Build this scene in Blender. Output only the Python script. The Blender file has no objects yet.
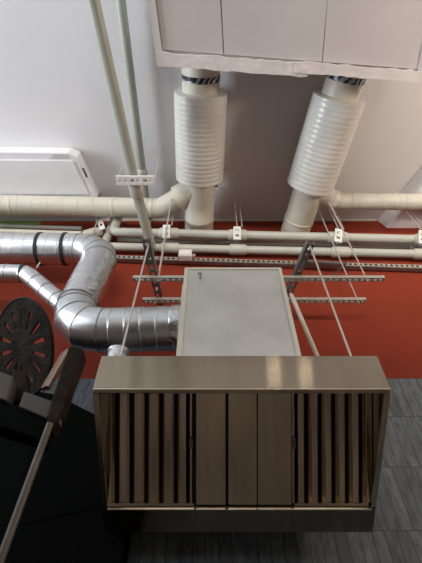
import bpy, bmesh, math, random
from mathutils import Vector, Matrix
random.seed(7)
S = bpy.context.scene
COL = S.collection
R = math.radians
EYE = 1.5                      # height of the camera above the floor
PITCH = R(52.0)
FPX = 410.0                    # focal length for a 422 x 563 frame
FWD = Vector((0, math.cos(PITCH), math.sin(PITCH)))
UPV = Vector((0, -math.sin(PITCH), math.cos(PITCH)))
WALL = 2.05                    # distance of the red wall
CEIL = 3.62                    # ceiling above the eye


def P(px, py, d=None, h=None):
    """world point seen at a photo position, at distance d from the camera along the floor or at height h above the eye"""
    v = FWD + Vector((1, 0, 0)) * ((px - 211.0) / FPX) + UPV * ((281.5 - py) / FPX)
    t = d / v.y if d is not None else h / v.z
    return Vector((v.x * t, v.y * t, EYE + v.z * t))


def W(x, d, h):
    return Vector((x, d, EYE + h))


# ------------------------------------------------------------------ materials
def new_mat(name):
    m = bpy.data.materials.new(name)
    m.use_nodes = True
    nt = m.node_tree
    return m, nt, nt.nodes['Principled BSDF']


def mat(name, c, rough=.5, metal=0., var=.12, scale=6., bump=0., bscale=40., stretch=(1, 1, 1), spec=.5, c2=None, rvar=0.):
    m, nt, b = new_mat(name)
    N = nt.nodes.new
    L = nt.links.new
    b.inputs['Roughness'].default_value = rough
    b.inputs['Metallic'].default_value = metal
    b.inputs['Specular IOR Level'].default_value = spec
    tc = N('ShaderNodeTexCoord')
    mp = N('ShaderNodeMapping')
    mp.inputs['Scale'].default_value = stretch
    L(tc.outputs['Object'], mp.inputs['Vector'])
    n = N('ShaderNodeTexNoise')
    n.inputs['Scale'].default_value = scale
    n.inputs['Detail'].default_value = 5
    L(mp.outputs['Vector'], n.inputs['Vector'])
    r = N('ShaderNodeValToRGB')
    lo = [x * (1 - var) for x in c]
    hi = [min(1, x * (1 + var)) for x in (c2 or c)]
    r.color_ramp.elements[0].position = .3
    r.color_ramp.elements[1].position = .7
    r.color_ramp.elements[0].color = (*lo, 1)
    r.color_ramp.elements[1].color = (*hi, 1)
    L(n.outputs['Fac'], r.inputs['Fac'])
    L(r.outputs['Color'], b.inputs['Base Color'])
    if rvar:
        mr = N('ShaderNodeMapRange')
        mr.inputs['To Min'].default_value = max(.03, rough - rvar)
        mr.inputs['To Max'].default_value = rough + rvar
        L(n.outputs['Fac'], mr.inputs['Value'])
        L(mr.outputs['Result'], b.inputs['Roughness'])
    if bump:
        n2 = N('ShaderNodeTexNoise')
        n2.inputs['Scale'].default_value = bscale
        n2.inputs['Detail'].default_value = 4
        L(mp.outputs['Vector'], n2.inputs['Vector'])
        bp = N('ShaderNodeBump')
        bp.inputs['Strength'].default_value = bump
        bp.inputs['Distance'].default_value = .01
        L(n2.outputs['Fac'], bp.inputs['Height'])
        L(bp.outputs['Normal'], b.inputs['Normal'])
    return m


M_CEIL = mat('white_plaster', (.70, .69, .70), .9, var=.03, scale=1.2, bump=.1, bscale=60)
M_RED = mat('red_paint', (.23, .035, .017), .8, var=.10, scale=1.5, bump=.15, bscale=90, spec=.15)
M_GREEN = mat('green_paint', (.12, .22, .035), .7, var=.08, scale=3)
M_SIDE = mat('pale_wall_paint', (.56, .48, .41), .9, var=.05, scale=2)
M_FLOOR = mat('dark_floor', (.13, .10, .08), .4, var=.75, scale=.9)
M_TRIM = mat('pale_trim', (.66, .62, .56), .7, var=.05)
M_CREAM = mat('cream_plastic', (.54, .51, .42), .45, var=.06, scale=5, c2=(.58, .55, .47))
M_SLEEVE = mat('white_ribbed_jacket', (.64, .64, .60), .3, var=.05, scale=5)
M_WRAP = mat('white_wrapped_duct', (.57, .55, .47), .5, var=.06, scale=8, bump=.2, bscale=30)
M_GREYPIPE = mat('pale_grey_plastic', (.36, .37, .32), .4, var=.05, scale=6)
M_LIGHTPIPE = mat('light_plastic', (.44, .44, .39), .4, var=.05, scale=6)
M_COUPLE = mat('coupling_plastic', (.48, .47, .41), .45, var=.05, scale=6)
M_WHITE = mat('white_painted_steel', (.74, .74, .76), .5, var=.03)
M_PANEL = mat('pinkish_white_panel', (.57, .53, .525), .6, var=.04, scale=3)
M_TAPE = mat('white_tape_strip', (.74, .70, .68), .5, var=.08, scale=14, bump=.5, bscale=22)
M_DARKGAP = mat('dark_gap', (.08, .065, .06), .8)
M_BOX = mat('galvanised_sheet', (.62, .63, .60), .48, metal=.55, var=.10, scale=5, bump=.08, bscale=20, rvar=.06)
M_BOXTRIM = mat('pale_edge_trim', (.66, .63, .54), .5, metal=.2, var=.05)
M_GALV = mat('galvanised_steel', (.66, .67, .68), .34, metal=1., var=.10, scale=9, bump=.05, bscale=9, rvar=.05)
M_FOIL = mat('crinkled_foil', (.72, .73, .75), .2, metal=1., var=.10, scale=12, bump=.9, bscale=26)
M_SEAM = mat('duct_seam', (.20, .20, .20), .45, metal=.6, var=.1)
M_RUBBER = mat('black_rubber', (.012, .012, .012), .6)
M_STRUT = mat('zinc_channel', (.58, .56, .50), .4, metal=.7, var=.1, scale=12)
M_DSTRUT = mat('dull_zinc_channel', (.23, .23, .23), .4, metal=.8, var=.2, scale=14)
M_ROD = mat('zinc_rod', (.66, .62, .57), .35, metal=.6, var=.05)
M_CLAMP = mat('white_clamp', (.72, .71, .68), .5, var=.05)
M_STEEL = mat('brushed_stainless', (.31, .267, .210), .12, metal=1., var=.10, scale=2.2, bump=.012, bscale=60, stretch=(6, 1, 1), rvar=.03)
M_STEELV = mat('brushed_filter_steel', (.76, .67, .52), .16, metal=1., var=.10, scale=2.5, bump=.012, bscale=40, stretch=(10, 1, 1), rvar=.06)
M_SOOT = mat('sooty_inside', (.045, .038, .032), .5, metal=.6, var=.3, scale=8)
M_RUST = mat('rusty_iron', (.020, .016, .012), .65, metal=.3, var=.5, scale=14, bump=.5, bscale=60, c2=(.036, .026, .018), spec=.2)
M_RUSTD = mat('brown_black_iron', (.008, .006, .004), .6, metal=.1, var=.5, scale=18, bump=.3, bscale=50, c2=(.022, .012, .006), spec=.12)
M_BLOCK = mat('grey_iron_block', (.085, .075, .06), .7, var=.2, scale=10)
M_POLE = mat('worn_grey_pole', (.10, .085, .068), .5, metal=.2, var=.3, scale=12)
M_TEETH = mat('worn_teeth', (.40, .27, .20), .5, metal=.4, var=.2)
M_BLACK = mat('matte_black_sheet', (.0035, .0038, .0035), .7, var=.15, scale=2, spec=.03)


def brushed(m, axis, a):
    nt = m.node_tree
    b = nt.nodes['Principled BSDF']
    tg = nt.nodes.new('ShaderNodeTangent')
    tg.direction_type = 'RADIAL'
    tg.axis = axis
    nt.links.new(tg.outputs[0], b.inputs['Tangent'])
    b.inputs['Anisotropic'].default_value = a
    b.inputs['Anisotropic Rotation'].default_value = 0.


brushed(M_STEEL, 'X', .9)
brushed(M_STEELV, 'X', .6)


def foil_band():
    m, nt, b = new_mat('striped_foil_band')
    N, L = nt.nodes.new, nt.links.new
    b.inputs['Roughness'].default_value = .3
    b.inputs['Metallic'].default_value = .7
    tc = N('ShaderNodeTexCoord')
    w = N('ShaderNodeTexWave')
    w.bands_direction = 'DIAGONAL'
    w.inputs['Scale'].default_value = 9
    w.inputs['Distortion'].default_value = 6
    L(tc.outputs['Object'], w.inputs['Vector'])
    r = N('ShaderNodeValToRGB')
    r.color_ramp.elements[0].position = .35
    r.color_ramp.elements[0].color = (.035, .04, .05, 1)
    r.color_ramp.elements[1].position = .75
    r.color_ramp.elements[1].color = (.45, .46, .48, 1)
    L(w.outputs['Fac'], r.inputs['Fac'])
    L(r.outputs['Color'], b.inputs['Base Color'])
    return m


M_BAND = foil_band()


def tile_mat():
    m, nt, b = new_mat('slate_strip_tiles')
    N, L = nt.nodes.new, nt.links.new
    tc = N('ShaderNodeTexCoord')
    sp = N('ShaderNodeSeparateXYZ')
    L(tc.outputs['Object'], sp.inputs[0])
    az = N('ShaderNodeMath')
    az.operation = 'ADD'
    az.inputs[1].default_value = -(2.871 - 9 * .298)
    L(sp.outputs['Z'], az.inputs[0])
    cb = N('ShaderNodeCombineXYZ')
    L(sp.outputs['X'], cb.inputs['X'])
    L(az.outputs[0], cb.inputs['Y'])
    br = N('ShaderNodeTexBrick')
    br.inputs['Scale'].default_value = 1
    br.inputs['Brick Width'].default_value = .058
    br.inputs['Row Height'].default_value = .298
    br.inputs['Mortar Size'].default_value = .0022
    br.inputs['Mortar Smooth'].default_value = .2
    br.offset = .41
    br.inputs['Color1'].default_value = (.066, .084, .098, 1)
    br.inputs['Color2'].default_value = (.115, .138, .153, 1)
    br.inputs['Mortar'].default_value = (.03, .034, .04, 1)
    L(cb.outputs[0], br.inputs['Vector'])
    mp = N('ShaderNodeMapping')
    mp.inputs['Scale'].default_value = (16, 16, 5)
    L(tc.outputs['Object'], mp.inputs['Vector'])
    n = N('ShaderNodeTexNoise')
    n.inputs['Scale'].default_value = 3
    n.inputs['Detail'].default_value = 6
    L(mp.outputs[0], n.inputs['Vector'])
    mr = N('ShaderNodeMapRange')
    mr.inputs['To Min'].default_value = .1
    mr.inputs['To Max'].default_value = 1.9
    L(n.outputs['Fac'], mr.inputs['Value'])
    mx = N('ShaderNodeVectorMath')
    mx.operation = 'SCALE'
    L(br.outputs['Color'], mx.inputs[0])
    L(mr.outputs[0], mx.inputs['Scale'])
    L(mx.outputs[0], b.inputs['Base Color'])
    b.inputs['Roughness'].default_value = .55
    bp = N('ShaderNodeBump')
    bp.inputs['Strength'].default_value = .35
    bp.inputs['Distance'].default_value = .006
    bp.invert = True
    L(br.outputs['Fac'], bp.inputs['Height'])
    L(bp.outputs['Normal'], b.inputs['Normal'])
    return m


M_TILE = tile_mat()

# ------------------------------------------------------------------ object helpers
ORG = {}


def thing(name, label, cat, loc, group=None):
    o = bpy.data.objects.new(name, None)
    o.empty_display_size = .05
    COL.objects.link(o)
    o.location = loc
    o['label'] = label
    o['category'] = cat
    if group:
        o['group'] = group
    ORG[o.name] = Vector(loc)
    return o


def obj(name, bm, m, parent=None, smooth=None, bevel=0., label=None):
    """link a bmesh given in world coordinates as one mesh object"""
    bmesh.ops.recalc_face_normals(bm, faces=bm.faces)
    me = bpy.data.meshes.new(name)
    off = ORG[parent.name] if parent else Vector((0, 0, 0))
    if not parent:                                 # own origin at the base of the mesh
        lo = [min(v.co[i] for v in bm.verts) for i in range(3)]
        hi = [max(v.co[i] for v in bm.verts) for i in range(3)]
        base = Vector(((lo[0] + hi[0]) / 2, (lo[1] + hi[1]) / 2, lo[2]))
        off = base
    for v in bm.verts:
        v.co -= off
    bm.to_mesh(me)
    bm.free()
    o = bpy.data.objects.new(name, me)
    COL.objects.link(o)
    for mm in (m if isinstance(m, (list, tuple)) else [m]):
        me.materials.append(mm)
    if parent:
        o.parent = parent
        ORG[o.name] = off
    else:
        o.location = off
        ORG[o.name] = off
    if bevel:
        bv = o.modifiers.new('bevel', 'BEVEL')
        bv.width = bevel
        bv.segments = 2
        bv.limit_method = 'ANGLE'
    if smooth:
        for p in me.polygons:
            p.use_smooth = True
        try:
            me.set_sharp_from_angle(angle=R(smooth))
        except Exception:
            pass
    if label:
        o['label'] = label
    return o


def tag(o, label, cat, group=None):
    o['label'] = label
    o['category'] = cat
    if group:
        o['group'] = group
    return o


def struct(name, bm, m):
    o = obj(name, bm, m)
    o['kind'] = 'structure'
    return o


def BM():
    return bmesh.new()


def hexa(bm, c, mi=0):
    """eight corners: bottom loop 0-3, top loop 4-7"""
    v = [bm.verts.new(x) for x in c]
    for f in ((0, 1, 2, 3), (7, 6, 5, 4), (0, 4, 5, 1), (1, 5, 6, 2), (2, 6, 7, 3), (3, 7, 4, 0)):
        bm.faces.new([v[i] for i in f]).material_index = mi
    return bm


def box(bm, a, b, mi=0):
    (x0, y0, z0), (x1, y1, z1) = a, b
    return hexa(bm, [(x0, y0, z0), (x1, y0, z0), (x1, y1, z0), (x0, y1, z0),
                     (x0, y0, z1), (x1, y0, z1), (x1, y1, z1), (x0, y1, z1)], mi)


def obox(bm, o, a, b, c, mi=0):
    """box from a corner and three edge vectors"""
    o, a, b, c = Vector(o), Vector(a), Vector(b), Vector(c)
    return hexa(bm, [o, o + a, o + a + b, o + b, o + c, o + a + c, o + a + b + c, o + b + c], mi)


def prism(bm, pts, ext, mi=0):
    """polygon extruded by a vector"""
    ext = Vector(ext)
    a = [bm.verts.new(p) for p in pts]
    b = [bm.verts.new(Vector(p) + ext) for p in pts]
    n = len(a)
    bm.faces.new(a).material_index = mi
    bm.faces.new(b[::-1]).material_index = mi
    for i in range(n):
        bm.faces.new([a[i], b[i], b[(i + 1) % n], a[(i + 1) % n]]).material_index = mi
    return bm


def sweep(bm, pts, r, seg=24, cap=True):
    """tube through points; r is one radius or one per point; rings mitred at corners"""
    pts = [Vector(p) for p in pts]
    n = len(pts)
    rs = r if isinstance(r, (list, tuple)) else [r] * n
    dirs = [(pts[i + 1] - pts[i]).normalized() for i in range(n - 1)]
    tans = [dirs[0]] + [(dirs[i - 1] + dirs[i]).normalized() for i in range(1, n - 1)] + [dirs[-1]]
    ref = Vector((0, 0, 1)) if abs(dirs[0].z) < .9 else Vector((1, 0, 0))
    u = dirs[0].cross(ref).normalized()
    rings = []
    for i in range(n):
        t = tans[i]
        d = dirs[max(0, i - 1)]
        u = (u - d * u.dot(d)).normalized()
        w = d.cross(u)
        ring = []
        for k in range(seg):
            a = 2 * math.pi * k / seg
            off = u * (math.cos(a) * rs[i]) + w * (math.sin(a) * rs[i])
            den = d.dot(t)
            off = off - d * (off.dot(t) / den)      # slide along the tube onto the mitre plane
            ring.append(bm.verts.new(pts[i] + off))
        rings.append(ring)
    for i in range(n - 1):
        for k in range(seg):
            bm.faces.new([rings[i][k], rings[i][(k + 1) % seg], rings[i + 1][(k + 1) % seg], rings[i + 1][k]])
    if cap:
        bm.faces.new(rings[0][::-1])
        bm.faces.new(rings[-1])
    return bm


def rounded(pts, rad, n):
    """polyline with its corners replaced by arcs"""
    pts = [Vector(p) for p in pts]
    out = [pts[0]]
    for i in range(1, len(pts) - 1):
        a, b, c = pts[i - 1], pts[i], pts[i + 1]
        d1, d2 = (a - b).normalized(), (c - b).normalized()
        ang = d1.angle(d2)
        t = rad / math.tan(ang / 2)
        t = min(t, (a - b).length * .48, (c - b).length * .48) if len(pts) > 3 else min(t, (a - b).length * .9, (c - b).length * .9)
        rr = t * math.tan(ang / 2)
        cen = b + (d1 + d2).normalized() * (rr / math.sin(ang / 2))
        p0, p1 = b + d1 * t, b + d2 * t
        v0, v1 = p0 - cen, p1 - cen
        tot = v0.angle(v1)
        ax = v0.cross(v1).normalized()
        for k in range(n + 1):
            out.append(cen + Matrix.Rotation(tot * k / n, 3, ax) @ v0)
    out.append(pts[-1])
    return out


def ring_bead(bm, p, d, r, w, seg=24, bulge=1.0):
    """a raised hoop round a tube"""
    p, d = Vector(p), Vector(d).normalized()
    return sweep(bm, [p - d * w / 2, p - d * w / 4, p + d * w / 4, p + d * w / 2],
                 [r, r * 1.0 + .004 * bulge, r * 1.0 + .004 * bulge, r], seg)


def annulus(bm, p, d, r0, r1, w, seg=24):
    p, d = Vector(p), Vector(d).normalized()
    u = d.orthogonal().normalized()
    v = d.cross(u)
    loops = []
    for r, s in ((r0, -1), (r1, -1), (r1, 1), (r0, 1)):
        loops.append([bm.verts.new(p + d * s * w / 2 + (u * math.cos(6.28318530718 * k / seg) + v * math.sin(6.28318530718 * k / seg)) * r) for k in range(seg)])
    for i in range(4):
        for k in range(seg):
            bm.faces.new([loops[i][k], loops[i][(k + 1) % seg], loops[(i + 1) % 4][(k + 1) % seg], loops[(i + 1) % 4][k]])
    return bm


def lerp(a, b, t):
    return Vector(a) + (Vector(b) - Vector(a)) * t


def ladder(bm, a, b, width, thick, n, railw, nrm):
    """perforated strip from a to b: two rails with n+1 rungs and real holes between; width along nrm x axis"""
    a, b = Vector(a), Vector(b)
    ax = (b - a)
    ln = ax.length
    ax = ax.normalized()
    nrm = Vector(nrm)
    nrm = (nrm - ax * nrm.dot(ax)).normalized()
    sd = ax.cross(nrm).normalized()
    o = a - sd * width / 2
    obox(bm, o, ax * ln, sd * railw, nrm * thick)
    obox(bm, o + sd * (width - railw), ax * ln, sd * railw, nrm * thick)
    st = ln / n
    rw = st * .45
    for k in range(n + 1):
        s0 = min(max(0, k * st - rw / 2), ln - rw)
        obox(bm, o + sd * railw + ax * s0, ax * rw, sd * (width - 2 * railw), nrm * thick)
    return bm


# ------------------------------------------------------------------ the setting
XL, XR, YB = -3.6, 3.6, -5.0
ZC = EYE + CEIL
ZT = EYE + 1.64                                   # top of the tiles
bm = BM()
box(bm, (XL, YB, -.1), (XR, WALL + .15, 0))
struct('floor', bm, M_FLOOR)
bm = BM()
box(bm, (XL, YB, ZC), (XR, WALL + .15, ZC + .1))
struct('ceiling', bm, M_CEIL)
bm = BM()
xg = P(42, 221, d=WALL).x
box(bm, (XL, WALL, 0), (XR, WALL + .15, ZT), 1)
box(bm, (xg, WALL, ZT), (XR, WALL + .15, ZC), 0)
box(bm, (XL, WALL, ZT), (xg, WALL + .15, EYE + 3.05), 0)
box(bm, (XL, WALL, EYE + 3.05), (xg, WALL + .15, ZC), 2)
struct('wall_back', bm, [M_RED, M_TILE, M_GREEN])
bm = BM()
box(bm, (XR, YB, 0), (XR + .15, WALL + .15, ZC))
struct('wall_right', bm, M_SIDE)


def holed(axis, at, lo, hi, w0, w1, z0, z1, th):
    bm = BM()

    def b(u0, u1, v0, v1):
        if axis == 'x':
            box(bm, (at, u0, v0), (at + th, u1, v1))
        else:
            box(bm, (u0, at, v0), (u1, at + th, v1))
    b(lo, hi, 0, z0)
    b(lo, hi, z1, ZC)
    b(lo, w0, z0, z1)
    b(w1, hi, z0, z1)
    return bm


LW = (-3.2, 1.2, 2.7, 4.9)
FW = (-2.8, 2.8, 2.5, 4.6)
struct('wall_left', holed('x', XL - .15, YB, WALL + .15, *LW, .15), M_SIDE)
struct('wall_front', holed('y', YB - .15, XL, XR, *FW, .15), M_SIDE)


def win(name, axis, at, w0, w1, z0, z1, n):
    bm = BM()
    t = .05

    def b(u0, u1, v0, v1):
        if axis == 'x':
            box(bm, (at, u0, v0), (at + .06, u1, v1))
        else:
            box(bm, (u0, at, v0), (u1, at + .06, v1))
    b(w0, w1, z0, z0 + t)
    b(w0, w1, z1 - t, z1)
    for k in range(n + 1):
        u = w0 + (w1 - w0 - t) * k / n
        b(u, u + t, z0 + t, z1 - t)
    struct(name, bm, M_WHITE)


win('window_1', 'x', XL - .1, *LW, 4)
win('window_2', 'y', YB - .1, *FW, 4)
bm = BM()
box(bm, (XL, WALL - .012, ZC - .022), (P(376, 221, d=WALL).x, WALL, ZC))
struct('trim_1', bm, M_TRIM)
# downstand beam crossing the ceiling at the right
hb = 3.47
a0 = W(P(386, 232, h=hb).x, WALL, hb)
a1 = P(425, 184, h=hb)
dv = (a1 - a0)
a1 = a0 + dv * 2.2
b0 = W(P(377, 222, h=CEIL).x, WALL, CEIL)
b1 = b0 + dv * 2.2
bm = BM()
ex = Vector((1.2, 0, 0))
hexa(bm, [a0, a0 + ex, a1 + ex, a1, b0, b0 + ex * 1.2, b1 + ex * 1.2, b1])
struct('trim_2', bm, M_CEIL)

# ------------------------------------------------------------------ air handling unit overhead
h = 3.10
FL, FR = P(157, 52, h=h), P(420, 72.5, h=h)
NLd = P(149.5, 0, h=h)
side = (NLd - FL)
side = side / abs(side.y) * 1.55
NL, NR = FL + side, FR + side
up = Vector((0, 0, .46))
ahu = thing('air_handling_unit', 'large boxy pinkish white air handling unit hung overhead under the ceiling', 'ventilation unit', (FL + FR + NL + NR) / 4, None)
bm = BM()
hexa(bm, [FL, FR, NR, NL, FL + up, FR + up, NR + up, NL + up])
obj('body', bm, M_PANEL, ahu)


def au(u, v, dz=0):                                # u across, v from far edge to near edge
    return lerp(lerp(FL, FR, u), lerp(NL, NR, u), v) + Vector((0, 0, dz))


for u0, u1, e in ((.026, .247, 0), (.252, .618, .012), (.622, .985, 0)):
    bm = BM()
    q = [au(u0, .012), au(u1, .012), au(u1 + e, .99), au(u0, .99)]
    prism(bm, q, (0, 0, -.012))
    obj('bottom_panel', bm, M_PANEL, ahu, bevel=.002)
bm = BM()
prism(bm, [au(-.004, -.01), au(.020, -.01), au(.020, 1), au(-.004, 1)], (0, 0, -.028))
obj('side_rail', bm, M_WHITE, ahu, bevel=.003, label='white edge rail')
bm = BM()
prism(bm, [au(.985, -.0), au(1.004, -.0), au(1.004, 1), au(.985, 1)], (0, 0, -.02))
obj('side_rail', bm, M_PANEL, ahu, bevel=.003)


def torn(u0, u1, v0, v1, n, dz, th):
    top, bot = [], []
    for k in range(n + 1):
        u = u0 + (u1 - u0) * k / n
        top.append(au(u, v0 + random.uniform(-.004, .004), dz))
        bot.append(au(u, v1 + random.uniform(-.003, .003), dz))
    bm = BM()
    prism(bm, top + bot[::-1], (0, 0, th))
    return bm


obj('edge_strip', torn(-.006, .565, .004, -.050, 26, -.030, .018), M_TAPE, ahu, label='torn white edging strip')
obj('edge_strip', torn(.515, 1.0, .010, -.036, 24, -.036, .012), M_TAPE, ahu, label='lapped end of the edging strip')

# ------------------------------------------------------------------ insulated ducts from the unit to the wall
HD = 3.385


def insulated(px0, px1, y0, y1, label):
    a, b = P(px0, 62, h=HD), P(px1, 232.5, h=HD)
    b = a + (b - a) * ((WALL - .002 - a.y) / (b.y - a.y))
    pos = lambda py: a + (b - a) * ((P(211, py, h=HD).y - a.y) / (b.y - a.y))
    dr = (b - a).normalized()
    t = thing('insulated_duct', label, 'duct', (a + b) / 2 - Vector((0, 0, .2)), 'insulated ducts from the overhead unit')
    s0, s1 = pos(y0), pos(y1)
    st = a + (b - a) * ((lerp(FL, FR, (a.x - FL.x) / (FR.x - FL.x)).y + .012 - a.y) / (b.y - a.y))
    bm = BM()
    sweep(bm, [st, s0 + dr * .02], .143, 32)
    obj('collar', bm, M_CREAM, t, smooth=40)
    bm = BM()
    q = pos(77)
    sweep(bm, [q - dr * .022, q - dr * .018, q + dr * .018, q + dr * .022], [.1435, .1475, .1475, .1435], 32)
    obj('foil_band', bm, M_BAND, t, smooth=40, label='dark striped foil band')
    L = (s1 - s0).length
    n = 19
    pts, rs = [], []
    for k in range(n):
        for f, r in ((0, .2045), (.2, .206), (.5, .2066), (.8, .206)):
            pts.append(s0 + dr * L * (k + f) / n)
            rs.append(r)
    pts.append(s1)
    rs.append(.196)
    rs[0] = .19
    bm = BM()
    sweep(bm, pts, rs, 40)
    obj('insulation_sleeve', bm, M_SLEEVE, t, smooth=28, label='ribbed glossy white insulation sleeve')
    bm = BM()
    e0 = s1 - dr * .02
    l2 = (b - e0).length
    sweep(bm, [e0, e0 + dr * l2 * .70, e0 + dr * l2 * .71, e0 + dr * l2 * .74, e0 + dr * l2 * .75, b], [.134, .134, .138, .138, .134, .134], 32)
    obj('lower_pipe', bm, M_CREAM, t, smooth=35)
    return t, pos, dr


d1, pos1, dr1 = insulated(201, 199, 91, 178, 'upright looking white ribbed insulated duct left, above the plenum box')
d2, pos2, dr2 = insulated(351, 294.5, 96, 186, 'slanting white ribbed insulated duct at right, leaning over the pipes')
# inclined side inlets
q = pos1(200)
qa, qb = pos1(186), P(160, 208, h=HD)
bm = BM()
sweep(bm, [qa, lerp(qa, qb, .42), lerp(qa, qb, .44), lerp(qa, qb, .54), lerp(qa, qb, .55)], [.125, .108, .112, .112, .10], 28)
obj('side_inlet', bm, M_CREAM, d1, smooth=35)
ra, rb = pos2(188), P(336, 201, h=HD)
bm = BM()
sweep(bm, [ra, lerp(ra, rb, .75), lerp(ra, rb, .77), lerp(ra, rb, .95)], [.12, .085, .089, .089], 28)
obj('side_inlet', bm, M_CREAM, d2, smooth=35)
bm = BM()
q = pos1(183)
obox(bm, q + Vector((.13, -.02, -.035)), (.03, 0, 0), (0, .04, 0), (0, 0, .04))
obj('latch', bm, M_DSTRUT, d1)

# branch ducts lying along the wall
ends = lerp(qa, qb, .55)
lf = P(-180, 201.0, h=HD)
bm = BM()
path = rounded([ends, qb, lf], .10, 6)
sweep(bm, path, .088, 28)
t = thing('branch_duct', 'long cream wrapped branch duct running left under the white ceiling unit', 'duct', (qb + lf) / 2 - Vector((0, 0, .09)), 'branch ducts')
obj('duct_run', bm, M_WRAP, t, smooth=40)
for px in (152, 147, 113, 12):
    p = qb + (lf - qb) * ((160 - px) / 340)
    bm = BM()
    ring_bead(bm, p, lf - qb, .0885, .028, 28, .9)
    obj('joint_ring', bm, M_CREAM, t, smooth=40)
for k in range(9):
    p = qb + (lf - qb) * (.194 + .044 * k)
    bm = BM()
    ring_bead(bm, p, lf - qb, .0882, .008, 28, .5)
    obj('wrap_seam', bm, M_WRAP, t, smooth=40)
rr = P(590, 204.1, h=HD)
rb2 = lerp(ra, rb, .90)
bm = BM()
sweep(bm, rounded([rb2, rb, rr], .06, 5), .074, 28)
t = thing('branch_duct', 'cream wrapped branch duct running right from the slanting duct', 'duct', (rb + rr) / 2 - Vector((0, 0, .08)), 'branch ducts')
obj('duct_run', bm, M_WRAP, t, smooth=40)
for f in (.12, .32, .36, .41, .46, .51, .56, .74):
    bm = BM()
    ring_bead(bm, lerp(rb, rr, f * .4685), rr - rb, .0745, .012, 28, .7)
    obj('joint_ring', bm, M_CREAM, t, smooth=40)

# ------------------------------------------------------------------ ceiling unit on the left
hc = 3.49
pl = [P(-70, 150.5, h=hc), P(68, 152.5, h=hc), P(77, 156.5, h=hc)]
e = P(97, 197, h=hc)
e = pl[2] + (e - pl[2]) * ((1.74 - pl[2].y) / (e.y - pl[2].y))
pl += [e, W(pl[0].x, 1.74, hc)]
cu = thing('ceiling_unit', 'long white ceiling mounted air unit with chamfered end at left', 'air conditioner', sum(pl, Vector()) / 5, None)
bm = BM()
prism(bm, pl, (0, 0, CEIL - hc - .002))
obj('housing', bm, M_WHITE, cu, bevel=.012)
bm = BM()
q = [P(-70, 159, h=hc), P(70, 160, h=hc), lerp(P(73, 161, h=hc), e, 0), W(e.x - .07, 1.70, hc), W(pl[0].x, 1.70, hc)]
prism(bm, q, (0, 0, -.012))
obj('bottom_panel', bm, M_WHITE, cu, bevel=.004)
bm = BM()
prism(bm, [P(53, 153.5, h=hc), P(66, 153.8, h=hc), P(70, 157.5, h=hc), P(50, 157.5, h=hc)], (0, 0, -.006))
obj('end_cap', bm, M_PANEL, cu)
bm = BM()
prism(bm, [P(82, 168, h=hc), P(84, 168, h=hc), P(88, 177, h=hc), P(86, 177, h=hc)], (0, 0, -.004))
obj('vent_slot', bm, M_DARKGAP, cu, label='dark vent slot')

# ------------------------------------------------------------------ plastic pipes


def couple(bm_pts, r, parent, m=M_COUPLE, name='coupling'):
    a, b = bm_pts
    d = (b - a).normalized()
    bm = BM()
    sweep(bm, [a, a + d * .006, a + d * .02, b - d * .02, b - d * .006, b], [r * 1.0, r * 1.10, r * 1.28, r * 1.28, r * 1.10, r * 1.0], 24)
    return obj(name, bm, m, parent, smooth=40)


def pipe_thing(name, label, cat, path, r, m, group, couples=(), bend=.06, rigid=True):
    pts = rounded(path, bend, 6) if len(path) > 2 else path
    bm = BM()
    sweep(bm, pts, r, 20)
    mid = sum((Vector(p) for p in path), Vector()) / len(path)
    t = thing(name, label, cat, mid - Vector((0, 0, r)), group)
    obj('pipe', bm, m, t, smooth=40)
    for c in couples:
        couple(c, r, t)
    return t


dA, dB, dC = 1.922, 1.98, 2.018
A0, A1 = P(113, 232.0, d=dA), P(590, 243.7, d=dA)
B0, B1 = P(104, 246.5, d=dB), P(590, 258.1, d=dB)


def on(a, b, px):                                  # point of a level run seen at photo column px
    lo, hi = 0., 1.
    for _ in range(40):
        m = (lo + hi) / 2
        q = lerp(a, b, m) - Vector((0, 0, EYE))
        if 211 + FPX * q.x / q.dot(FWD) < px:
            lo = m
        else:
            hi = m
    return lerp(a, b, lo)


top = lambda v, hh: Vector((v.x, v.y, EYE + hh))
pipe_thing('drain_pipe', 'upper of the two main grey plastic pipes along the red wall', 'pipe', [top(A0, 3.55), A0, A1], .040, M_LIGHTPIPE, 'plastic pipes along the wall',
           [(on(A0, A1, x0), on(A0, A1, x1)) for x0, x1 in ((159, 179), (228, 247), (327, 348), (414, 430))])
pipe_thing('drain_pipe', 'lower of the two main grey plastic pipes along the red wall', 'pipe', [top(B0, 3.55), B0, B1], .037, M_LIGHTPIPE, 'plastic pipes along the wall',
           [(on(B0, B1, x0), on(B0, B1, x1)) for x0, x1 in ((160, 180), (229, 247), (331, 350), (413, 430))])
C0, C1 = P(118, 239.5, d=dC), P(590, 251.2, d=dC)
pipe_thing('drain_pipe', 'shaded grey pipe seen in the gap between the two main wall pipes', 'pipe', [C0, C1], .024, M_GREYPIPE, 'plastic pipes along the wall',
           [(on(C0, C1, 409), on(C0, C1, 416))])
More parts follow.
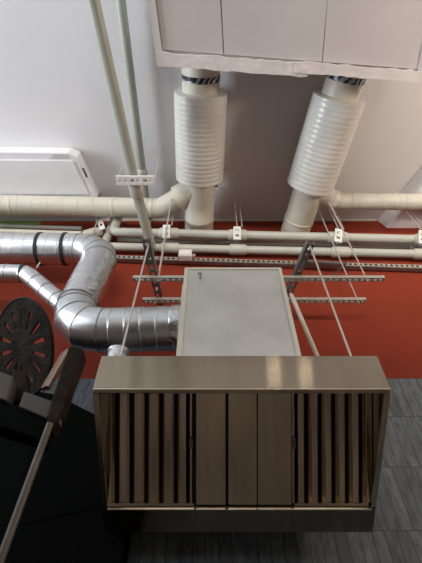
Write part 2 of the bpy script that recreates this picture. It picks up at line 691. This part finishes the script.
# two risers that come across the ceiling
r1 = [P(84, -40, h=3.0), P(136, 190, h=3.0)]
r1[0] = r1[1] + (r1[0] - r1[1]) * 2.5
e1 = W(P(151, 243, h=3.0).x, dB - .02, 3.0)
t = pipe_thing('ceiling_pipe', 'thicker grey pipe sweeping down from the ceiling at left, outer of the pair', 'pipe', [r1[0], r1[1], e1], .0415, M_GREYPIPE, 'pipes across the ceiling',
               [(lerp(r1[0], r1[1], .976), lerp(r1[1], e1, .12))], bend=.3)
r2a, r2b = P(115.5, -40, h=3.52), P(145, 195, h=3.52)
r2a = r2b + (r2a - r2b) * 2.5
k2 = W(P(149, 217, h=3.52).x, dA + .0, 3.52)
pipe_thing('ceiling_pipe', 'thinner grey pipe sweeping down from the ceiling, nearer the overhead unit', 'pipe', [r2a, r2b, k2, Vector((k2.x + .01, dA, A0.z + .035))], .037, M_GREYPIPE, 'pipes across the ceiling',
           [(lerp(r2a, r2b, .94), lerp(r2a, r2b, .972))], bend=.07)
# pipes at the far left
D0, D1 = P(-160, 220.6, d=2.0), P(82, 228.5, d=2.0)
pipe_thing('conduit_pipe', 'thin bluish white pipe under the green wall patch at far left', 'pipe', [D0, D1], .020, M_LIGHTPIPE, 'plastic pipes along the wall', [(on(D0, D1, -10), on(D0, D1, 7))])
E0, E1 = P(-160, 226.1, d=1.985), P(82, 234, d=1.985)
t = pipe_thing('conduit_pipe', 'cream pipe just above the silver duct at far left, ending in a wye', 'pipe', [E0, E1], .026, M_CREAM, 'plastic pipes along the wall')
bm = BM()
w0, w1 = P(83, 236, d=1.95), P(102, 231.5, d=1.95)
sweep(bm, [w0, lerp(w0, w1, .1), lerp(w0, w1, .6), w1], [.03, .048, .052, .040], 20)
obj('wye_fitting', bm, M_COUPLE, t, smooth=40)

# clamps and their hanger rods
rodn = [0]


def rod(a, b, label, r=.0055, group='hanger rods', name='hanger_rod'):
    bm = BM()
    sweep(bm, [a, b], r, 8)
    return tag(obj(name, bm, M_ROD, None, smooth=40), label, 'rod', group)


def clamp(px, lean, label, rlabel, rpx):
    pa, pb = on(A0, A1, px), on(B0, B1, px + lean)
    a = pa + Vector((0, -.066, -.02))
    b = pb + Vector((0, -.075, .035))
    t = thing('pipe_clamp', label, 'clamp', b, 'perforated pipe clamps')
    bm = BM()
    ladder(bm, a + Vector((0, 0, .045)), b - Vector((0, 0, .0)), .066, .012, 2, .018, (0, -1, -.6))
    obj('bracket', bm, M_CLAMP, t, bevel=.002)
    bm = BM()
    ax = (A1 - A0).normalized()
    annulus(bm, pa, ax, .0525, .058, .024)
    obj('strap', bm, M_CLAMP, t, smooth=40)
    a2 = a + Vector((0, -.012, .05))
    for i, dx in enumerate((0, .045)):
        q = a2 + Vector((dx, .01, 0))
        rod(q, Vector((q.x - .0, q.y, ZC)), rlabel[i])


clamp(167, -.5, 'white perforated clamp on the wall pipes left of the plenum box', ('thin rod holding the left pipe clamp, nearer the ceiling pipes', 'thin rod holding the left pipe clamp, nearer the insulated duct'), 165)
clamp(237, 0, 'white perforated clamp on the wall pipes between the two insulated ducts', ('left thin rod above the middle pipe clamp', 'right thin rod above the middle pipe clamp'), 233)
clamp(338, -1, 'white perforated clamp on the wall pipes right of the slanting duct', ('left thin rod above the right pipe clamp', 'right thin rod above the right pipe clamp'), 326)
clamp(421, 0, 'white clamp on the wall pipes at the right edge', ('left thin rod above the far right pipe clamp', 'right thin rod above the far right pipe clamp'), 411)
# clamp on the far-left wye
a, b = P(98, 216, d=1.93), P(103, 230, d=1.9)
bm = BM()
ladder(bm, a, b, .05, .012, 2, .013, (0, -1, -.6))
tag(obj('pipe_clamp', bm, M_CLAMP, None, bevel=.002), 'white perforated clamp on the cream pipe wye at left', 'clamp', 'perforated pipe clamps')
rod(P(97, 221, d=1.90), P(91, 241, d=1.90), 'short bright rod beside the cream wye at left')
# clamp on the two ceiling pipes
a, b = P(116.5, 180, h=2.945), P(155, 180, h=2.945)
t = thing('pipe_clamp', 'white slotted clamp bar across the two ceiling pipes', 'clamp', (a + b) / 2, 'perforated pipe clamps')
bm = BM()
ladder(bm, a, b, .075, .016, 6, .024, (0, 0, -1))
obj('bracket', bm, M_CLAMP, t, bevel=.002)
for (u, v), l in (((117, 179), 'thin rod left of the clamped ceiling pipes'), ((154, 179), 'thin rod right of the clamped ceiling pipes')):
    q = P(u, v, h=2.945)
    rod(q, Vector((q.x, q.y, ZC)), l, r=.004)

# ------------------------------------------------------------------ cable channel along the wall, box, arms, bars
T0, T1 = P(112, 257, d=2.0), P(590, 272.3, d=2.0)
t = thing('cable_channel', 'long perforated metal channel on the red wall below the pipes', 'channel', (T0 + T1) / 2, None)
bm = BM()
ladder(bm, T0, T1, .040, .006, 93, .008, (0, -1, 0))
obj('perforated_face', bm, M_STRUT, t)
bm = BM()
ax = T1 - T0
obox(bm, T0 + Vector((0, 0, -.026)), ax, (0, .03, 0), (0, 0, .006))
obox(bm, T0 + Vector((0, 0, .022)), ax, (0, .03, 0), (0, 0, .005))
obj('flange', bm, M_DSTRUT, t)
c = P(185.5, 258.5, d=1.99)
t = thing('junction_box', 'small white junction box on the channel above the plenum box', 'electrical box', c + Vector((0, 0, -.05)))
bm = BM()
box(bm, c + Vector((-.056, -.06, -.045)), c + Vector((.056, -.002, .045)))
obj('box_body', bm, M_CLAMP, t, bevel=.006)
bm = BM()
box(bm, c + Vector((-.05, -.068, -.039)), c + Vector((.05, -.060, .039)))
obj('cover', bm, M_CLAMP, t, bevel=.003)
bm = BM()
sweep(bm, [c + Vector((.056, -.03, 0)), c + Vector((.085, -.03, 0))], .014, 14)
obj('cable_gland', bm, M_GREYPIPE, t, smooth=40)
# short bracket on the channel, right
a, b = P(300, 261, d=1.95), P(346, 264, d=1.95)
t = thing('wall_bracket', 'short grey bracket with diagonal brace on the channel at right', 'bracket', (a + b) / 2)
bm = BM()
obox(bm, a, b - a, (0, .03, 0), (0, 0, .028))
obj('bracket_bar', bm, M_DSTRUT, t)
bm = BM()
c0, c1 = P(346, 262, d=1.94), P(335, 272, d=1.94)
obox(bm, c0, c1 - c0, (0, .03, 0), (.02, 0, .02))
obj('brace', bm, M_DSTRUT, t)

HA = 2.20


def arm(p0, p1, label):
    a, b = P(*p0, h=HA), P(*p1, h=HA)
    t = thing('support_arm', label, 'bracket arm', (a + b) / 2, 'support arms')
    bm = BM()
    ladder(bm, a, b, .046, .004, 9, .013, (0, 0, -1))
    obj('slotted_face', bm, M_DSTRUT, t)
    bm = BM()
    ax = (b - a)
    sd = ax.normalized().cross(Vector((0, 0, 1)))
    for s in (-1, 1):
        obox(bm, a + sd * (s * .023) - sd * .002, ax, sd * .004, (0, 0, .04))
    obj('side_flange', bm, M_DSTRUT, t)
    return t


arm((145.5, 239), (160, 305), 'dark slotted support arm left of the plenum box')
arm((311, 244), (284, 306), 'dark slotted support arm right of the plenum box')
HBAR = 2.165


def bar(p0, p1, d, label):
    a, b = P(*p0, d=d), P(*p1, d=d)
    b.z = a.z = (a.z + b.z) / 2
    t = thing('slotted_bar', label, 'bar', (a + b) / 2, 'slotted bars across the arms')
    bm = BM()
    ax = b - a
    obox(bm, a + Vector((0, -.016, -.013)), ax, (0, .003, 0), (0, 0, .026))
    obox(bm, a + Vector((0, .013, -.013)), ax, (0, .003, 0), (0, 0, .026))
    obj('side_flange', bm, M_STRUT, t)
    bm = BM()
    ladder(bm, a + Vector((0, 0, -.010)), b + Vector((0, 0, -.010)), .026, .003, 40, .006, (0, 0, -1))
    obj('slotted_face', bm, M_STRUT, t)
    return a, b


b1a, b1b = bar((133.5, 276.5), (385, 280.5), 1.66, 'front of the two thin slotted bars running behind the plenum box')
b2a, b2b = bar((143, 299), (366, 301.5), 1.85, 'rear of the two thin slotted bars running behind the plenum box')
for (a, b, f, l) in ((b1a, b1b, .93, 'long thin rod from ceiling to right end of the front slotted bar'),
                     (b2a, b2b, .965, 'thin rod from ceiling to right end of the rear slotted bar'),
                     (b1a, b1b, .10, 'thin rod from ceiling to left end of the front slotted bar'),
                     (b2a, b2b, .055, 'thin rod from ceiling to left end of the rear slotted bar')):
    q = lerp(a, b, f)
    rod(q - Vector((0, 0, .035)), Vector((q.x, q.y, ZC)), l, r=.005)

# ------------------------------------------------------------------ the hood
X0, X1 = -.440, .668
FT, FB, RB = (1.25, 1.115), (1.25, .956), (1.86, .70)
hood = thing('range_hood', 'wide brushed stainless kitchen hood seen from below, with baffle filters', 'hood', W((X0 + X1) / 2, 1.55, .70))
th = .010
bm = BM()
box(bm, W(X0, FB[0], FB[1]), W(X1, FB[0] + th, FT[1]))
obj('fascia', bm, M_STEEL, hood, bevel=.002)
bm = BM()
box(bm, W(X0 + th, FB[0] + th, FT[1] - th), W(X1 - th, RB[0] - th, FT[1]))
obj('top_panel', bm, M_STEEL, hood)
for xs in (X0, X1 - th):
    bm = BM()
    prism(bm, [W(xs, FB[0] + th, FB[1] - .0042), W(xs, RB[0], RB[1]), W(xs, RB[0], FT[1]), W(xs, FB[0] + th, FT[1])], (th, 0, 0))
    obj('side_panel', bm, M_STEEL, hood)
bm = BM()
box(bm, W(X0 + th, RB[0] - th, RB[1]), W(X1 - th, RB[0], FT[1] - th))
obj('rear_panel', bm, M_STEEL, hood)
RS = Vector((0, RB[0] - FB[0], RB[1] - FB[1]))           # down the sloping rim
RSn = RS.normalized()
RN = Vector((0, RSn.z, -RSn.y))                          # out of the opening, towards the room
o0 = W(X0, FB[0], FB[1])
bm = BM()
obox(bm, o0 - RN * .004, (X1 - X0, 0, 0), RSn * .020, RN * .010)
obj('front_rim', bm, M_STEELV, hood, bevel=.0045)
for xs in (X0, X1 - .022):
    bm = BM()
    obox(bm, Vector((xs, 0, 0)) + Vector((0, o0.y, o0.z)) - RN * .004 + RSn * .0205, (.022, 0, 0), RSn * (RS.length - .0205 - .128), RN * .010)
    obj('side_rim', bm, M_STEELV, hood, bevel=.002)
bm = BM()
g0 = o0 + RSn * (RS.length - .127)
obox(bm, g0 - RN * .004, (X1 - X0, 0, 0), RSn * .127, RN * .008)
obj('grease_gutter', bm, M_STEEL, hood, bevel=.002)
bm = BM()
obox(bm, g0 + RN * .004 + Vector((.022, 0, 0)), (X1 - X0 - .044, 0, 0), RSn * .006, RN * .012)
obj('gutter_lip', bm, M_STEELV, hood, bevel=.0015)
# filter plane
FA, FE = Vector((0, 1.335, EYE + 1.078)), Vector((0, 1.742, EYE + .752))
FSl = (FE - FA).length
FSn = (FE - FA).normalized()
FN = Vector((0, FSn.z, -FSn.y))                          # faces the room


def fp(x, s, n=0.):
    return Vector((x, 0, 0)) + FA + FSn * s + FN * n


zf = 1.665
fx = lambda px: (px - 211) / FPX * zf


def baffle(px0, px1, n, pitch, first, handle_px, last_w=None):
    x0, x1 = fx(px0), fx(px1)
    bm = BM()
    obox(bm, fp(x0, 0, -.045), (x1 - x0, 0, 0), FSn * FSl, FN * .004)
    f = obj('baffle_filter', bm, M_SOOT, hood)
    for s0 in (0, FSl - .012):
        bm = BM()
        obox(bm, fp(x0, s0, -.041), (x1 - x0, 0, 0), FSn * .012, FN * .047)
        obj('end_frame', bm, M_STEELV, f)
    for k in range(n):
        xa = fx(first + pitch * k)
        w = pitch / FPX * zf * .66
        bm = BM()
        w0, sl = w * .62, w * .32                    # folded channel: flat face, flanks leaning outwards, hollow behind
        xb = xa + w * .19
        q = [(xb, .0), (xb + w0, .0), (xb + w0 + sl, -.020), (xb + w0 + sl - .002, -.020), (xb + w0 - .002, -.002), (xb + .002, -.002), (xb - sl + .002, -.020), (xb - sl, -.020)]
        prism(bm, [fp(x_, .012, n_) for x_, n_ in q], FSn * (FSl - .024))
        obj('baffle', bm, M_STEELV, f, bevel=.0022)
    hx = fx(handle_px)
    bm = BM()
    c = fp(hx, FSl * .47, .004)
    obox(bm, c + Vector((-.008, 0, 0)), (.016, 0, 0), FSn * .042, FN * .014)
    obj('handle', bm, M_SEAM, f, bevel=.002)
    bm = BM()
    obox(bm, fp(hx - .004, .012, -.002), (.008, 0, 0), FSn * (FSl - .024), FN * .005)
    obj('filter_edge', bm, M_STEELV, f)
    return f


baffle(107, 194, 6, 15.0, 102.8, 191, None)
baffle(294, 368, 6, 13.7, 296.5, 293.2)
for p0, p1 in ((196, 225.6), (228.4, 256.8), (257.8, 291.5)):
    bm = BM()
    x0, x1 = fx(p0), fx(p1)
    obox(bm, fp(x0, .002, -.002), (x1 - x0, 0, 0), FSn * (FSl - .006), FN * .006)
    obj('blank_panel', bm, M_STEELV, hood, bevel=.002)
bm = BM()
obox(bm, fp(fx(194.2), .0, -.02), (fx(293.8) - fx(194.2), 0, 0), FSn * FSl, FN * .003)
obj('backing_plate', bm, M_SOOT, hood)
for x0, x1 in ((X0 + .010, fx(107)), (fx(368), X1 - .010)):
    bm = BM()
    obox(bm, fp(x0, .0, -.03), (x1 - x0, 0, 0), FSn * FSl, FN * .004)
    obj('filter_rail', bm, M_SOOT, hood)

# hood rods and the white pipe behind
for p, q, l in (((122, 350), (149.5, 241), 'bright rod from the left support arm down to the hood'),
                ((350, 354), (310, 246), 'bright rod from the right support arm down to the hood')):
    a, b = P(*p, d=1.42), P(*q, d=1.42)
    dd = (a - b)
    a = b + dd * ((b.z - (EYE + 1.116)) / (b.z - a.z))
    rod(a, b, l, r=.0055, group='rods holding the hood')
a, b = P(317, 356, d=1.815), P(291, 294, d=1.815)
dd = a - b
a = b + dd * ((b.z - EYE - 1.116) / (b.z - a.z))
bm = BM()
sweep(bm, [a, b], .0145, 14)
tag(obj('vertical_pipe', bm, M_CREAM, None, smooth=40), 'slim cream upright pipe between plenum box and red wall', 'pipe')

# ------------------------------------------------------------------ plenum box on the hood
px0, px1, pd0, pd1, ph0, ph1 = -.148, .402, 1.40, 1.80, 1.117, 1.913
pb = thing('plenum_box', 'tall galvanised sheet plenum box standing on top of the hood', 'duct box', W((px0 + px1) / 2, 1.6, ph0))
bm = BM()
box(bm, W(px0, pd0, ph0), W(px1, pd1, ph1))
obj('box_body', bm, M_BOX, pb, bevel=.004)
for xs in (px0 - .004, px1 - .016):
    bm = BM()
    box(bm, W(xs, pd0 - .006, ph0), W(xs + .020, pd0 - .0005, ph1 + .004))
    obj('corner_trim', bm, M_BOXTRIM, pb, bevel=.002)
bm = BM()
box(bm, W(px0 + .016, pd0 - .006, ph1 - .014), W(px1 - .016, pd0 - .0005, ph1 + .004))
obj('top_trim', bm, M_BOXTRIM, pb, bevel=.002)
bm = BM()
box(bm, W(px0 - .012, pd0 + .02, ph0), W(px0 - .001, pd1 - .02, ph1 - .12))
obj('duct_flange', bm, M_BOXTRIM, pb, bevel=.003)
bm = BM()
c = P(200, 275, d=pd0 - .012)
sweep(bm, rounded([c + Vector((-.012, 0, .015)), c + Vector((.005, -.01, .008)), c + Vector((.002, -.008, -.035))], .01, 4), .006, 10)
obj('lifting_lug', bm, M_DSTRUT, pb, smooth=40)

# ------------------------------------------------------------------ galvanised ducts
RM = .1235
G0 = P(-240, 246.4, d=1.77)
K1 = P(107, 249.5, d=1.77)
K2 = Vector((K1.x + .01, 1.62, EYE + 1.625))
G3 = W(px0 - .0125, 1.60, 1.630)
K2.x = -.800
K1.x = -.825
path = rounded([G0, K1, K2, G3], .21, 3)
gd = thing('spiral_duct', 'large shiny galvanised duct stepping down into the plenum box', 'duct', W(-.8, 1.65, 1.5))
bm = BM()
sweep(bm, path, RM, 36)
obj('duct_run', bm, M_GALV, gd, smooth=24)
dirs = [(path[i + 1] - path[i]).normalized() for i in range(len(path) - 1)]
for i in range(1, len(path) - 1):                        # gore seams of both elbows
    tdir = (dirs[i - 1] + dirs[i]).normalized()
    bm = BM()
    ring_bead(bm, path[i], tdir, RM * 1.002, .007, 36, .7)
    obj('elbow_seam', bm, M_SEAM, gd, smooth=40)


def beads(a, b, r, step, parent, m, w=.010, bulge=.6, s0=.05):
    d = (b - a)
    ln = d.length
    d.normalize()
    s = s0
    while s < ln - .03:
        bm = BM()
        ring_bead(bm, a + d * s, d, r, w, 32, bulge)
        obj('spiral_seam', bm, m, parent, smooth=40)
        s += step


beads(path[1], path[0], RM, .085, gd, M_GALV)
beads(path[-2], path[-1], RM, .085, gd, M_GALV)
for px in (41, 66):
    q = on(G0, K1, px)
    bm = BM()
    sweep(bm, [q - Vector((.014, 0, 0)), q - Vector((.010, 0, 0)), q + Vector((.010, 0, 0)), q + Vector((.014, 0, 0))], [RM, RM + .008, RM + .008, RM], 36)
    obj('rubber_band', bm, M_RUBBER, gd, smooth=30, label='black rubber joint band')
# foil taped stretch of the riser and of the run into the box
j = [i for i in range(1, len(path) - 1)]
ra_, rb_ = path[4], path[5]
bm = BM()
n = 14
pts = [lerp(ra_, rb_, .06 + .88 * k / n) for k in range(n + 1)]
rs = [RM + .002 + .005 * random.random() for _ in pts]
sweep(bm, pts, rs, 36)
obj('foil_wrap', bm, M_FOIL, gd, smooth=60, label='crinkled foil wrap')
bm = BM()
pts = [lerp(path[-2], path[-1], f) for f in (.86, .89, .92, .95, .98, 1)]
sweep(bm, pts, [RM + .003, RM + .007, RM + .004, RM + .008, RM + .005, RM + .004], 36)
obj('foil_wrap', bm, M_FOIL, gd, smooth=60, label='crinkled foil wrap')
bm = BM()
q = Vector((-.49, 1.64, EYE + 1.48))
pts = [q - Vector((0, 0, .03 * k)) for k in range(8)]
sweep(bm, pts, [.060 + .008 * random.random() for _ in pts], 24)
obj('foil_stub', bm, M_FOIL, gd, smooth=60, label='crinkled foil stub under the duct')
# thin duct at the left
r2 = .0595
h0, h1, h2 = P(-240, 264.8, d=1.70), P(26, 273.5, d=1.70), P(70, 311, d=1.665)
h2 = lerp(h1, h2, .93)
pth = rounded([h0, h1, h2], .10, 2)
td = thing('spiral_duct', 'thin galvanised duct at left, joining the elbow of the large duct', 'duct', h1 - Vector((0, 0, .06)))
bm = BM()
sweep(bm, pth, r2, 28)
obj('duct_run', bm, M_GALV, td, smooth=24)
q = lerp(h0, h1, .9914)
bm = BM()
dd = (h1 - h0).normalized()
sweep(bm, [q - dd * .012, q - dd * .009, q + dd * .009, q + dd * .012], [r2, r2 + .007, r2 + .007, r2], 28)
obj('rubber_band', bm, M_RUBBER, td, smooth=30, label='black rubber joint band')
for a, b, f in ((h0, h1, .93), (h1, h2, .3), (h1, h2, .55), (h1, h2, .8)):
    bm = BM()
    ring_bead(bm, lerp(a, b, f), b - a, r2, .010, 28, .6)
    obj('spiral_seam', bm, M_SEAM if a is h1 else M_GALV, td, smooth=40)
rod(P(40, 262.5, d=1.70), P(36.5, 268, d=1.68), 'short stay rod between the thin and the large silver duct', r=.005)

# ------------------------------------------------------------------ black slant-topped cabinet by the tiles
bm = BM()
cd = 1.90
cp = [P(-75, 372, d=cd), P(55, 394, d=cd), P(140, 437, d=cd)]
pts = cp + [Vector((cp[2].x, cd, 0.)), Vector((cp[0].x, cd, 0.))]
t = thing('black_cabinet', 'matte black slant topped cabinet against the tiles, left of the hood', 'cabinet', Vector(((cp[0].x + cp[2].x) / 2, 1.97, 0)))
prism(bm, pts, (0, .14, 0))
obj('cabinet_body', bm, M_BLACK, t, bevel=.004)
bm = BM()
a, b = P(20, 522, d=cd), P(98, 505, d=cd)
obox(bm, a + Vector((0, -.004, 0)), b - a, (0, .0035, 0), (0, 0, -.012))
obj('front_ledge', bm, M_BLACK, t)

# ------------------------------------------------------------------ rusty machine in the left foreground
dm = .90
foot = Vector((-.41, dm, 0))
mc = thing('rusty_machine', 'old rusty iron machine with slotted wheel and toothed bar on grey pole', 'machine', foot)
tp = P(50, 424, d=dm)
lowp = Vector((-.428, dm, .03))
bm = BM()
sweep(bm, [lowp, tp], .0088, 14)
obj('pole', bm, M_POLE, mc, smooth=40, label='worn grey pole')
bm = BM()
sweep(bm, [lowp - Vector((0, 0, .03)), lowp - Vector((0, 0, .012)), lowp + Vector((0, 0, .01))], [.16, .16, .03], 32)
obj('foot_plate', bm, M_RUSTD, mc, smooth=30)
bm = BM()
q = [P(68, 348, d=dm), P(71, 345, d=dm), P(82, 348, d=dm), P(84, 351, d=dm), P(71, 384, d=dm), P(62, 411, d=dm), P(52, 430, d=dm), P(45, 428, d=dm), P(50, 404, d=dm)]
prism(bm, q, (0, .045, 0))
tb = obj('toothed_bar', bm, M_RUSTD, mc, bevel=.004, label='dark iron bar with worn teeth')
e0, e1 = P(67.0, 350, d=dm + .04), P(47.5, 384, d=dm + .04)
ed = (e1 - e0)
for k in range(15):
    bm = BM()
    c = lerp(e0, e1, k / 14.)
    obox(bm, c, (-.017, .006, -.004), ed.normalized() * .0045, (0, .02, 0))
    obj('tooth', bm, M_TEETH, tb)
bm = BM()
obox(bm, P(66, 349, d=dm + .036), P(45, 386, d=dm + .036) - P(66, 349, d=dm + .036), (.010, 0, 0), (0, .02, 0))
obj('tooth_rail', bm, M_TEETH, tb)
# slotted wheel
wc = P(22.5, 347, d=1.02)
zw = (wc - Vector((0, 0, EYE))).dot(FWD)
RW = 49.5 / FPX * zw
ea = (UPV + Vector((.06, 0, 0))).normalized()
eb = (Vector((.83, 0, 0)) - FWD * .55)
eb = (eb - ea * eb.dot(ea)).normalized()
en = ea.cross(eb).normalized()


def wp(r, a, z=0.):
    return wc + (ea * math.cos(a) + eb * math.sin(a)) * (r * RW) + en * z


NS = 14
bm = BM()
sub = 5
grid = {}


def wv(i, k, z):
    key = (i, k % (NS * sub * 2), z)
    if key not in grid:
        rr_ = (.0001, .34, .38, .77, .80, 1.0)[i]
        grid[key] = bm.verts.new(wp(rr_, 2 * math.pi * (k + .5) / (NS * sub * 2) + .06, (.004, -.004)[z]))
    return grid[key]


tot = NS * sub * 2


def slot(i, k):
    return i == 2 and (k % (sub * 2)) in (0, 1, 2) or (i == 3 and (k % (sub * 2)) in (0, 1, 2))


# rings: hub disc, neck, slotted zone, rim
for k in range(tot):
    for i in range(1, 5):
        hole = i in (2,) and (k % 10) in (4, 5, 6)
        hole = hole or (i == 3 and (k % 10) in (4, 5, 6) and False)
        if hole:
            continue
        for z in (0, 1):
            bm.faces.new([wv(i, k, z), wv(i, k + 1, z), wv(i + 1, k + 1, z), wv(i + 1, k, z)])
    if True:
        bm.faces.new([wv(5, k, 0), wv(5, k + 1, 0), wv(5, k + 1, 1), wv(5, k, 1)])
for z in (0, 1):
    bm.faces.new([wv(1, k, z) for k in range(tot)])
for k in range(tot):                                     # walls of the slots
    if (k % 10) in (4, 5, 6):
        bm.faces.new([wv(2, k, 0), wv(2, k + 1, 0), wv(2, k + 1, 1), wv(2, k, 1)])
        bm.faces.new([wv(3, k, 0), wv(3, k + 1, 0), wv(3, k + 1, 1), wv(3, k, 1)])
    if (k % 10) == 4:
        bm.faces.new([wv(2, k, 0), wv(3, k, 0), wv(3, k, 1), wv(2, k, 1)])
    if (k % 10) == 7:
        bm.faces.new([wv(2, k, 0), wv(3, k, 0), wv(3, k, 1), wv(2, k, 1)])
wh = obj('slotted_wheel', bm, M_RUST, mc, label='round rusty plate with radial slots')
bm = BM()
sweep(bm, [wp(.985, 2 * math.pi * k / 64) for k in range(65)], .006, 8, cap=False)
obj('wheel_rim', bm, M_RUST, wh, smooth=60)
# bracket, blocks and dark beam under the wheel
bm = BM()
q = [P(13, 368, d=.97), P(27, 374, d=.97), P(30, 400, d=.97), P(8, 400, d=.97)]
prism(bm, q, (0, .03, 0))
obj('wheel_bracket', bm, M_RUSTD, mc, bevel=.004)
for q in ([P(24, 391, d=.92), P(53, 401, d=.92), P(47, 418, d=.92), P(18.5, 406, d=.92)],
          [P(-14, 366, d=.92), P(13, 376, d=.92), P(6, 400, d=.92), P(-20, 392, d=.92)]):
    bm = BM()
    prism(bm, q, (0, .05, 0))
    obj('weight_block', bm, M_BLOCK, mc, bevel=.003, label='dull grey block')
bm = BM()
q = [P(-20, 392, d=.93), P(18, 406, d=.93), P(47, 418, d=.93), P(44, 440, d=.93), P(-20, 420, d=.93)]
prism(bm, q, (0, .06, 0))
obj('cross_beam', bm, M_BLACK, mc, bevel=.003)
bm = BM()
q = [P(59, 410, d=dm + .01), P(63, 408, d=dm + .01), P(59, 423, d=dm + .01), P(53, 423, d=dm + .01)]
prism(bm, q, (0, .02, 0))
obj('end_lug', bm, M_BLOCK, mc)

# ------------------------------------------------------------------ light


def area(name, loc, rot, sx, sy, power, col):
    l = bpy.data.lights.new(name, 'AREA')
    l.shape = 'RECTANGLE'
    l.size, l.size_y = sx, sy
    l.energy = power
    l.color = col
    o = bpy.data.objects.new(name, l)
    COL.objects.link(o)
    o.location = loc
    o.rotation_euler = rot
    return o


area('daylight_left', (XL - .2, (LW[0] + LW[1]) / 2, (LW[2] + LW[3]) / 2), (0, R(-90), 0), LW[3] - LW[2], LW[1] - LW[0], 105, (.86, .93, 1.0))
area('daylight_front', ((FW[0] + FW[1]) / 2, YB - .2, (FW[2] + FW[3]) / 2), (R(90), 0, 0), FW[1] - FW[0], FW[3] - FW[2], 22, (1.0, .95, .88))
# light thrown up through the same window by the sunlit ground outside
l = area('ground_bounce', (0, -14, .9), (0, 0, 0), 8, 1.6, 1800, (1.0, .92, .83))
l.rotation_euler = (Vector((0, 2, 4.9)) - Vector((0, -14, .9))).to_track_quat('-Z', 'Y').to_euler()
l = area('ground_bounce_left', (-12, -1.2, .9), (0, 0, 0), 5, 1.4, 1250, (.88, .94, 1.0))
l.rotation_euler = (Vector((0, .6, 4.6)) - Vector((-12, -1.2, .9))).to_track_quat('-Z', 'Y').to_euler()
for x in (.84, 1.26):
    area('ceiling_lamp', (x, -1.8, ZC - .05), (0, 0, 0), .025, .16, .55, (1.0, .86, .68))
l = area('ceiling_fill', (3.4, -.2, 3.3), (0, 0, 0), .5, .25, 60, (1.0, .86, .72))  # unseen warm fill, added to brighten the ceiling from the right
l.rotation_euler = (Vector((.7, 1.2, 5.1)) - Vector((3.4, -.2, 3.3))).to_track_quat('-Z', 'Y').to_euler()
w = bpy.data.worlds.new('sky')
S.world = w
w.use_nodes = True
w.node_tree.nodes['Background'].inputs[0].default_value = (.75, .86, 1.0, 1)
w.node_tree.nodes['Background'].inputs[1].default_value = .6

# ------------------------------------------------------------------ camera
cam = bpy.data.cameras.new('camera')
co = bpy.data.objects.new('camera', cam)
COL.objects.link(co)
co.location = (0, 0, EYE)
co.rotation_euler = (R(90) + PITCH, 0, 0)
cam.sensor_fit = 'VERTICAL'
cam.sensor_height = 24
cam.lens = FPX / 563 * 24
cam.clip_start = .02
S.camera = co
S.view_settings.view_transform = 'Standard'
S.view_settings.look = 'None'
S.view_settings.gamma = 1
S.view_settings.use_curve_mapping = False
S.view_settings.exposure = -0.2
